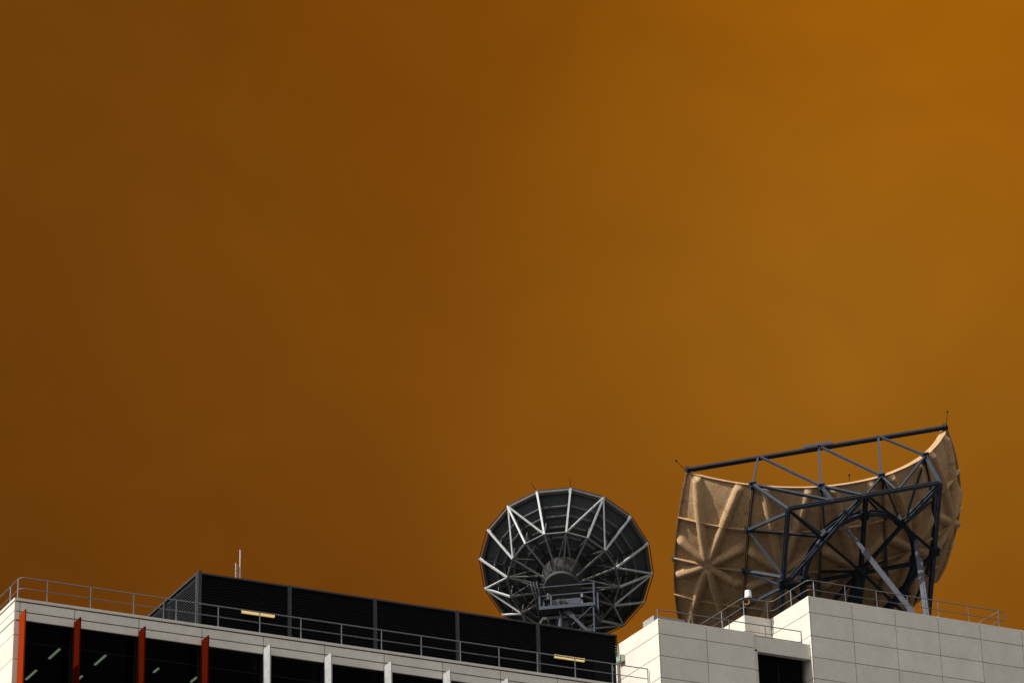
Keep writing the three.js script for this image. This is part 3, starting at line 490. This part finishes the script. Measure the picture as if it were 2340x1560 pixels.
  part('chord_beam', [bar(TL, TR, 0.17, 0.22, up3), bar(TL.clone().add(V3(0, -0.12, 0.1)), TR.clone().add(V3(0, -0.12, 0.1)), 0.03, 0.16, up3), bar(TL.clone(), TL.clone().add(V3(0.25, -0.02, 0)), 0.3, 0.34, up3), bar(TR.clone(), TR.clone().add(V3(-0.25, -0.02, 0)), 0.3, 0.34, up3)], M.darkSteel, t);
  part('splice_plate', bar(B(0.44).add(V3(0, 0.145, 0)), B(0.55).add(V3(0, 0.14, 0)), 0.03, 0.28, up3), M.blueSteel, t);
  { const q = S(-1, -0.2, 0); part('edge_box', box(-0.02, 0.12, -0.18, 0.18, -0.2, 0.0).translate(q.x - 0.12, q.y, q.z), M.blueSteel, t); }
  const E = [-0.6, -0.2, 0.2, 0.6].map((s) => S(s, VT, 0.12).add(V3(0, 0.06, 0)));
  const Rv = [-5.4, -2.34, -0.2, 2.04, 5.0].map((x) => V3(x, 5.58, 1.3));
  const hubP = V3(-0.1, 0.3, 1.3), lm = V3(-5.45, 0.45, 1.3), rm = V3(5.0, 0.75, 1.3), bl = V3(-5.5, -5.2, 1.3), br = V3(4.95, -5.2, 1.3), bm = V3(-0.1, -5.2, 1.3);
  const st = (n, p, q, w, m = M.blueSteel) => part(n, iBeam(p, q, w, w, Math.max(0.022, w * 0.14), up3), m, t), tie = (p, q, w, m = M.blueSteel) => part('truss_tie', angleBar(p, q, w, 0.035, up3), m, t);
  [[0.27, 0], [0.27, 1], [0.5, 1], [0.5, 2], [0.73, 2], [0.73, 3]].forEach(([k, i]) => tie(B(k), E[i], 0.14));
  [[0, 1], [0, 0], [1, 1], [1, 2], [2, 2], [2, 3], [3, 3], [3, 4]].forEach(([i, j]) => tie(E[i], Rv[j], 0.165));
  for (const p of E) part('gusset', [box(-0.22, 0.22, -0.22, 0.2, -0.05, 0.05).translate(p.x, p.y, p.z), box(-0.2, 0.2, -0.25, 0.0, -0.2, 0.2).translate(p.x, p.y, p.z)], M.blueSteel, t);
  // square back frame
  st('frame_beam', Rv[0], Rv[4], 0.23); st('frame_post', Rv[0], bl, 0.24); st('frame_post', Rv[4], br, 0.24); st('frame_beam', bl, br, 0.26);
  st('frame_beam', V3(lm.x, 0.15, 1.28), V3(rm.x, 0.15, 1.28), 0.2, M.darkSteel); st('frame_post', V3(-0.1, 5.5, 1.3), bm, 0.24, M.darkSteel);
  st('frame_brace', Rv[2].clone().add(V3(-0.2, -0.1, 0.08)), lm.clone().add(V3(0.1, -0.1, 0.08)), 0.25); st('frame_brace', Rv[2].clone().add(V3(0.3, -0.1, 0)), rm, 0.19, M.darkSteel);
  st('frame_brace', Rv[4].clone().add(V3(-0.1, -0.2, 0.05)), V3(2.72, 3.3, 1.35), 0.27); st('frame_brace', V3(2.72, 3.2, 1.3), hubP, 0.19, M.darkSteel);
  st('frame_brace', Rv[0].clone().add(V3(0.15, -0.2, -0.1)), hubP, 0.17, M.darkSteel); st('frame_brace', bl, hubP, 0.2, M.darkSteel); st('frame_brace', br, hubP, 0.2, M.darkSteel);
  st('frame_brace', lm, bm, 0.2, M.darkSteel); st('frame_brace', rm, bm, 0.2, M.darkSteel);
  part('frame_hub', [box(-0.42, 0.22, -0.05, 0.62, 1.1, 1.55), box(-0.3, 0.1, 0.08, 0.5, 1.55, 1.75)], M.darkSteel, t);
  // curved rail
  const arc = (r0, r1, z0, z1) => { const s = new THREE.Shape(); s.absarc(0, 0, r1, 0, Math.PI * 2); const h = new THREE.Path(); h.absarc(0, 0, r0, 0, Math.PI * 2, true); s.holes.push(h); const g = new THREE.ExtrudeGeometry(s, { depth: z1 - z0, bevelEnabled: false, curveSegments: 64 }); g.translate(-0.05, 0.28, z0); return metreUV(g); };
  part('ring_rail', [arc(3.72, 4.02, 1.2, 1.24), arc(3.84, 3.9, 0.85, 1.2), arc(3.72, 4.02, 0.81, 0.85)], M.blueSteel, t);
  for (const d of [48, 90, 132, 180, 0, 215, 325]) { const x = Math.cos(d * RAD) * 3.88 - 0.05, y = Math.sin(d * RAD) * 3.88 + 0.28, g = box(-0.26, 0.26, -0.3, 0.3, -0.3, 0.18); g.rotateZ((d - 90) * RAD); g.translate(x, y, 1.15); part('ring_clamp', g, M.darkSteel, t); }
  // ties back to the panels
  for (const s of [-1, 1]) {
    const x0 = s < 0 ? Rv[0] : Rv[4], mm = s < 0 ? lm : rm, m1 = S(0.6 * s, VT / 2, 0.2), m2 = S(0.6 * s, 0, 0.2), m3 = S(0.6 * s, -VT / 2, 0.2);
    tie(m1, x0.clone().add(V3(0, -0.35, -0.1)), 0.17); tie(m1, mm.clone().add(V3(0, 0.5, 0)), 0.16); tie(m1, V3(s * 3.0, 3.2, 1.2), 0.14, M.darkSteel);
    tie(m2, mm.clone().add(V3(0, 0.35, -0.1)), 0.18); tie(m2, mm.clone().add(V3(0, -0.25, 0)), 0.14); tie(m3, mm.clone().add(V3(0, -0.3, 0)), 0.17);
    tie(E[s < 0 ? 0 : 3], V3(s * 2.9, 3.3, 1.0), 0.17, M.darkSteel); tie(E[s < 0 ? 1 : 2], V3(s * 2.6, 3.1, 0.9), 0.14, M.darkSteel);
    tie(S(0.2 * s, VT / 2, 0.2), Rv[2], 0.14, M.darkSteel); tie(S(0.2 * s, 0, 0.2), hubP, 0.14, M.darkSteel); tie(S(0.2 * s, VT - 0.1, 0.2), S(0.2 * s, -1.5, 0.6), 0.15, M.blueSteel);
    for (const p of [m1, m2, m3]) part('gusset', box(-0.18, 0.18, -0.16, 0.16, -0.12, 0.12).translate(p.x, p.y, p.z), M.blueSteel, t);
    part('frame_gusset', box(-0.3, 0.3, -0.28, 0.28, -0.16, 0.16).translate(mm.x, mm.y, mm.z), M.darkSteel, t);
  }
  // rods with balls at the corners
  for (const [p, q] of [[V3(-9.15, 5.5, -5.5), V3(-10.2, 6.75, -4.8)], [V3(8.95, 5.75, -5.3), V3(8.7, 7.0, -4.9)], [V3(-0.05, 5.4, -1.1), V3(-0.1, 5.85, -1.05)]]) {
    const bulb = new THREE.SphereGeometry(0.085, 10, 8); bulb.scale(1, 0.8, 1); bulb.translate(q.x, q.y, q.z); part('rod_with_ball', [rod(p, q, 0.022, 0.018, 6), bulb], M.drum, t);
  }
  // adjustable struts and legs down to the roof (given in the world, turned into the reflector's own axes)
  t.updateMatrixWorld(); const toL = (v) => t.worldToLocal(v.clone());
  const low = (p, w) => { const P = t.localToWorld(p.clone()), d = w.clone().sub(P); return toL(P.clone().addScaledVector(d, (P.y - 65.3) / -d.y)); };
  const s1 = V3(-1.31, 3.53, 1.35), f1 = low(s1, V3(107.25, 69.38, -154.5)), s2 = V3(3.6, 1.8, 1.35), f2 = low(s2, V3(108.3, 69.34, -154.55));
  const inner = s1.clone().lerp(f1, 0.17), end1 = s1.clone().lerp(f1, 0.7), off = V3(-0.12, 0.1, 0);
  part('strut', [bar(s1, f1, 0.22, 0.2, up3), bar(inner.clone().add(off), end1.clone().add(off), 0.31, 0.28, up3)], M.strutSteel, t);
  const in2 = s2.clone().lerp(f2, 0.16);
  part('strut', [bar(s2, f2, 0.24, 0.22, up3), bar(in2.clone().add(V3(0.12, 0, 0.02)), f2.clone().add(V3(0.12, 0, 0.02)), 0.28, 0.25, up3)], M.strutSteel, t);
  const dn = (p, dx, dz) => { const P = t.localToWorld(p.clone()); return toL(V3(P.x + dx, 65.3, P.z + dz)); };
  part('leg', iBeam(br, dn(br, 0.1, 0.6), 0.27, 0.27, 0.04, up3), M.blueSteel, t); part('leg', iBeam(bl, dn(bl, 0.2, 0.6), 0.27, 0.27, 0.04, up3), M.blueSteel, t);
  const col = t.localToWorld(hubP.clone()); part('pedestal', [rod(toL(V3(col.x + 0.8, 65.2, col.z - 3)), toL(V3(col.x + 0.8, 70.5, col.z - 3)), 1.4, 1.1, 28), rod(toL(V3(col.x + 0.8, 70.5, col.z - 3)), hubP, 0.6, 0.35, 16)], M.darkSteel, t);
}

renderer.render(scene, camera);
